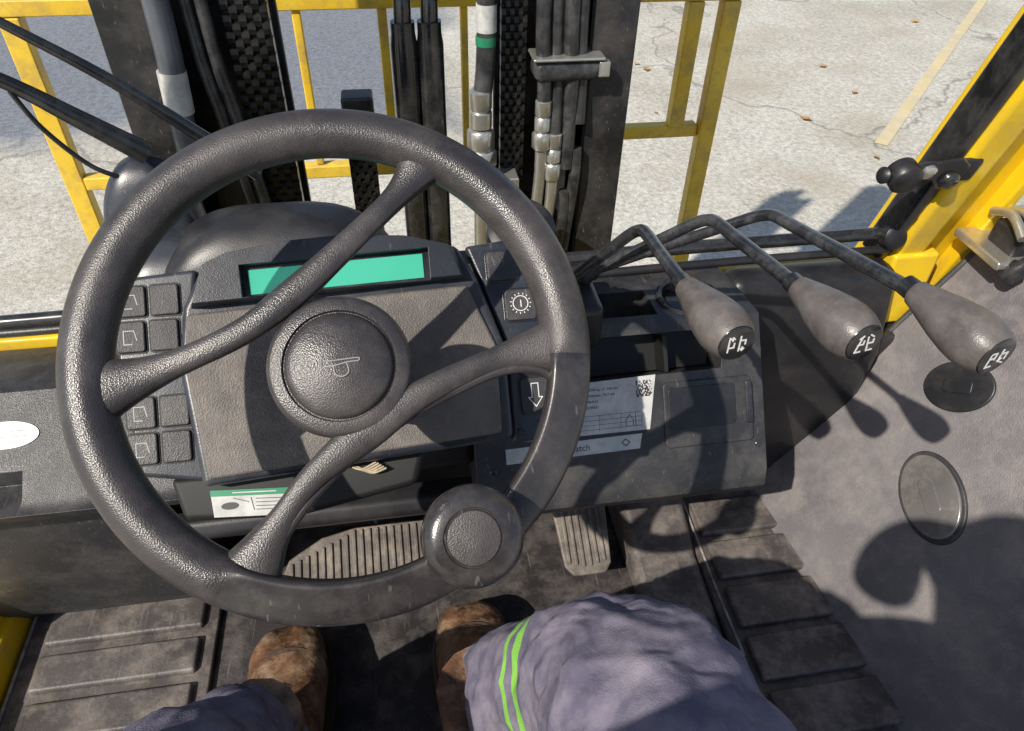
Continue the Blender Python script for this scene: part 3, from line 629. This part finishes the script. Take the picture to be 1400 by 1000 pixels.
# ------------------------------------------------------------------ backrest
lb=group('load_backrest')
def bar(nm,x0,x1,z0,z1,y=1.45,d=.03): box(nm,((x0+x1)/2,y,(z0+z1)/2),(x1-x0,d,z1-z0),'yellowd',lb,bevel=.003)
bar('top_bar',-.66,.69,.615,.642,y=1.45)
bar('left_post',-.648,-.612,.05,.614);
bar('bar_1',-.163,-.147,.32,.614,d=.018);bar('bar_2',-.012,.006,.32,.614,d=.018);bar('bar_3',.140,.154,.32,.614,d=.018)
bar('right_inner_post',.580,.612,.365,.614);bar('right_post',.650,.686,.02,.614)
bar('lower_bar',-.611,.20,.293,.319,y=1.449)
bar('lower_right_bar',.25,.649,.338,.364,y=1.462)
# ------------------------------------------------------------------ ground
g=group('ground')
gm=bpy.data.materials.new('concrete_ground');gm.use_nodes=True;nt=gm.node_tree;N=nt.nodes;L=nt.links;b=N['Principled BSDF']
tc=N.new('ShaderNodeTexCoord');co=tc.outputs['Object']
def nz(sc,det=5,ro=.6):
    n=N.new('ShaderNodeTexNoise');n.inputs['Scale'].default_value=sc;n.inputs['Detail'].default_value=det;n.inputs['Roughness'].default_value=ro;L.new(co,n.inputs['Vector']);return n.outputs[0]
def ramp(s,*st):
    r=N.new('ShaderNodeValToRGB');e=r.color_ramp.elements
    while len(e)<len(st): e.new(.5)
    for q,(p,c) in zip(e,st): q.position=p;q.color=(*c,1)
    L.new(s,r.inputs[0]);return r.outputs[0]
def mix(f,a,b_,mode='MIX'):
    m=N.new('ShaderNodeMixRGB');m.blend_type=mode
    for k,v in ((0,f),(1,a),(2,b_)):
        if hasattr(v,'links') : L.new(v,m.inputs[k])
        elif k==0: m.inputs[0].default_value=v
        else: m.inputs[k].default_value=(*v,1)
    return m.outputs[0]
base=ramp(nz(1.1),(.3,(.47,.44,.37)),(.5,(.60,.575,.50)),(.7,(.66,.645,.59)))
fine=ramp(nz(34,7,.85),(.36,(.55,.54,.52)),(.58,(1.10,1.10,1.10)))
c=mix(1,base,fine,'MULTIPLY')
spk=ramp(nz(120,2,.6),(.60,(0,0,0)),(.68,(1,1,1)));c=mix(spk,c,(.24,.22,.20))
stn=ramp(nz(1.6,3,.5),(.52,(0,0,0)),(.72,(.6,.6,.6)));c=mix(stn,c,(.40,.35,.27))
vo=N.new('ShaderNodeTexVoronoi');vo.feature='DISTANCE_TO_EDGE';vo.inputs['Scale'].default_value=.33
wa=N.new('ShaderNodeVectorMath');wa.operation='ADD';nv=N.new('ShaderNodeTexNoise');nv.inputs['Scale'].default_value=1.6;nv.inputs['Detail'].default_value=5;L.new(co,nv.inputs['Vector']);L.new(co,wa.inputs[0]);L.new(nv.outputs['Color'],wa.inputs[1]);L.new(wa.outputs[0],vo.inputs['Vector'])
ck=ramp(vo.outputs['Distance'],(0.0,(.8,.8,.8)),(.006,(0,0,0)));c=mix(ck,c,(.22,.20,.18))
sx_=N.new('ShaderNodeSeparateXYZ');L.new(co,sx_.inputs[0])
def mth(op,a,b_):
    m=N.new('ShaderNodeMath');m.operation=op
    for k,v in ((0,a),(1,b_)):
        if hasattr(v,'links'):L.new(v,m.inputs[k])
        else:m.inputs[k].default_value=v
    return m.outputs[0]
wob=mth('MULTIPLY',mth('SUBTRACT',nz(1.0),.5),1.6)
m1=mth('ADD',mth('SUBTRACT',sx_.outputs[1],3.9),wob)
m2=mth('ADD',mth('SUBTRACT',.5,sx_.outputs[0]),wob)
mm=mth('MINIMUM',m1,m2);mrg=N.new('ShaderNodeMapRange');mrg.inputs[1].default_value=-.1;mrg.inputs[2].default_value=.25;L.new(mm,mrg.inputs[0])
c=mix(mth('MULTIPLY',mrg.outputs[0],.9),c,mix(1,(.18,.205,.25),fine,'MULTIPLY'))  # far-left bluish patch: windscreen tint painted into the ground colour, no glass modelled
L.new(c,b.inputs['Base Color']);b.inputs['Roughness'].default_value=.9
bp=N.new('ShaderNodeBump');bp.inputs['Distance'].default_value=.007;bp.inputs['Strength'].default_value=.9;L.new(nz(60,4,.7),bp.inputs['Height']);L.new(bp.outputs[0],b.inputs['Normal'])
S=300
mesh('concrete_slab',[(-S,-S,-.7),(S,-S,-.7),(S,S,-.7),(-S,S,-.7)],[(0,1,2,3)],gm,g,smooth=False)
d=V((4.804-2.731,5.778-3.568,0)).normalized();nn2=V((-d.y,d.x,0))*.035;a=V((2.731,3.568,-.696))-d*.1;e=V((4.804,5.778,-.696))+d*5
mesh('painted_line',[a-nn2,a+nn2,e+nn2,e-nn2],[(0,1,2,3)],'linepaint',g,smooth=False)
vs=[];fs=[]
for k in range(60):
    x=random.uniform(.8,7);y=random.uniform(2.4,9);s=random.uniform(.015,.05);th=random.random()*6;b_=len(vs)
    pr=[(1,0),(.35,.35),(.0,.75),(-.3,.3),(-1,0),(-.3,-.35),(0,-.7),(.4,-.3)]
    for (px,py) in pr: vs.append((x+s*(px*math.cos(th)-py*math.sin(th)),y+s*(px*math.sin(th)+py*math.cos(th)),-.692+random.random()*.012))
    fs.append(list(range(b_,b_+8)))
mesh('fallen_leaves',vs,fs,'leaf',None,smooth=False)
# ------------------------------------------------------------------ light
D=V((.55,.47,-.69)).normalized()
sl=bpy.data.lights.new('sun','SUN');sl.energy=5;sl.angle=R(.6);sl.color=(1,.93,.82);so=bpy.data.objects.new('sun',sl);col.objects.link(so)
so.rotation_euler=D.to_track_quat('-Z','Y').to_euler()
w=bpy.data.worlds.new('World');bpy.context.scene.world=w;w.use_nodes=True;nt=w.node_tree
sk=nt.nodes.new('ShaderNodeTexSky');sk.sky_type='NISHITA';sk.sun_disc=False;sk.sun_elevation=math.asin(-D.z);sk.sun_rotation=math.atan2(-D.x,-D.y)%(2*math.pi)
bg=nt.nodes['Background'];bg.inputs[1].default_value=.12;nt.links.new(sk.outputs[0],bg.inputs[0])
# ------------------------------------------------------------------ camera
cd=bpy.data.cameras.new('camera');cd.lens=25.714;cd.sensor_width=36;cd.clip_start=.02;cd.clip_end=1000
cam=bpy.data.objects.new('camera',cd);col.objects.link(cam);cam.location=(0,0,1.0);cam.rotation_euler=(.85504,-.01976,-.15736)
bpy.context.scene.camera=cam
vs_=bpy.context.scene.view_settings;vs_.view_transform='Standard';vs_.look='None';vs_.exposure=0
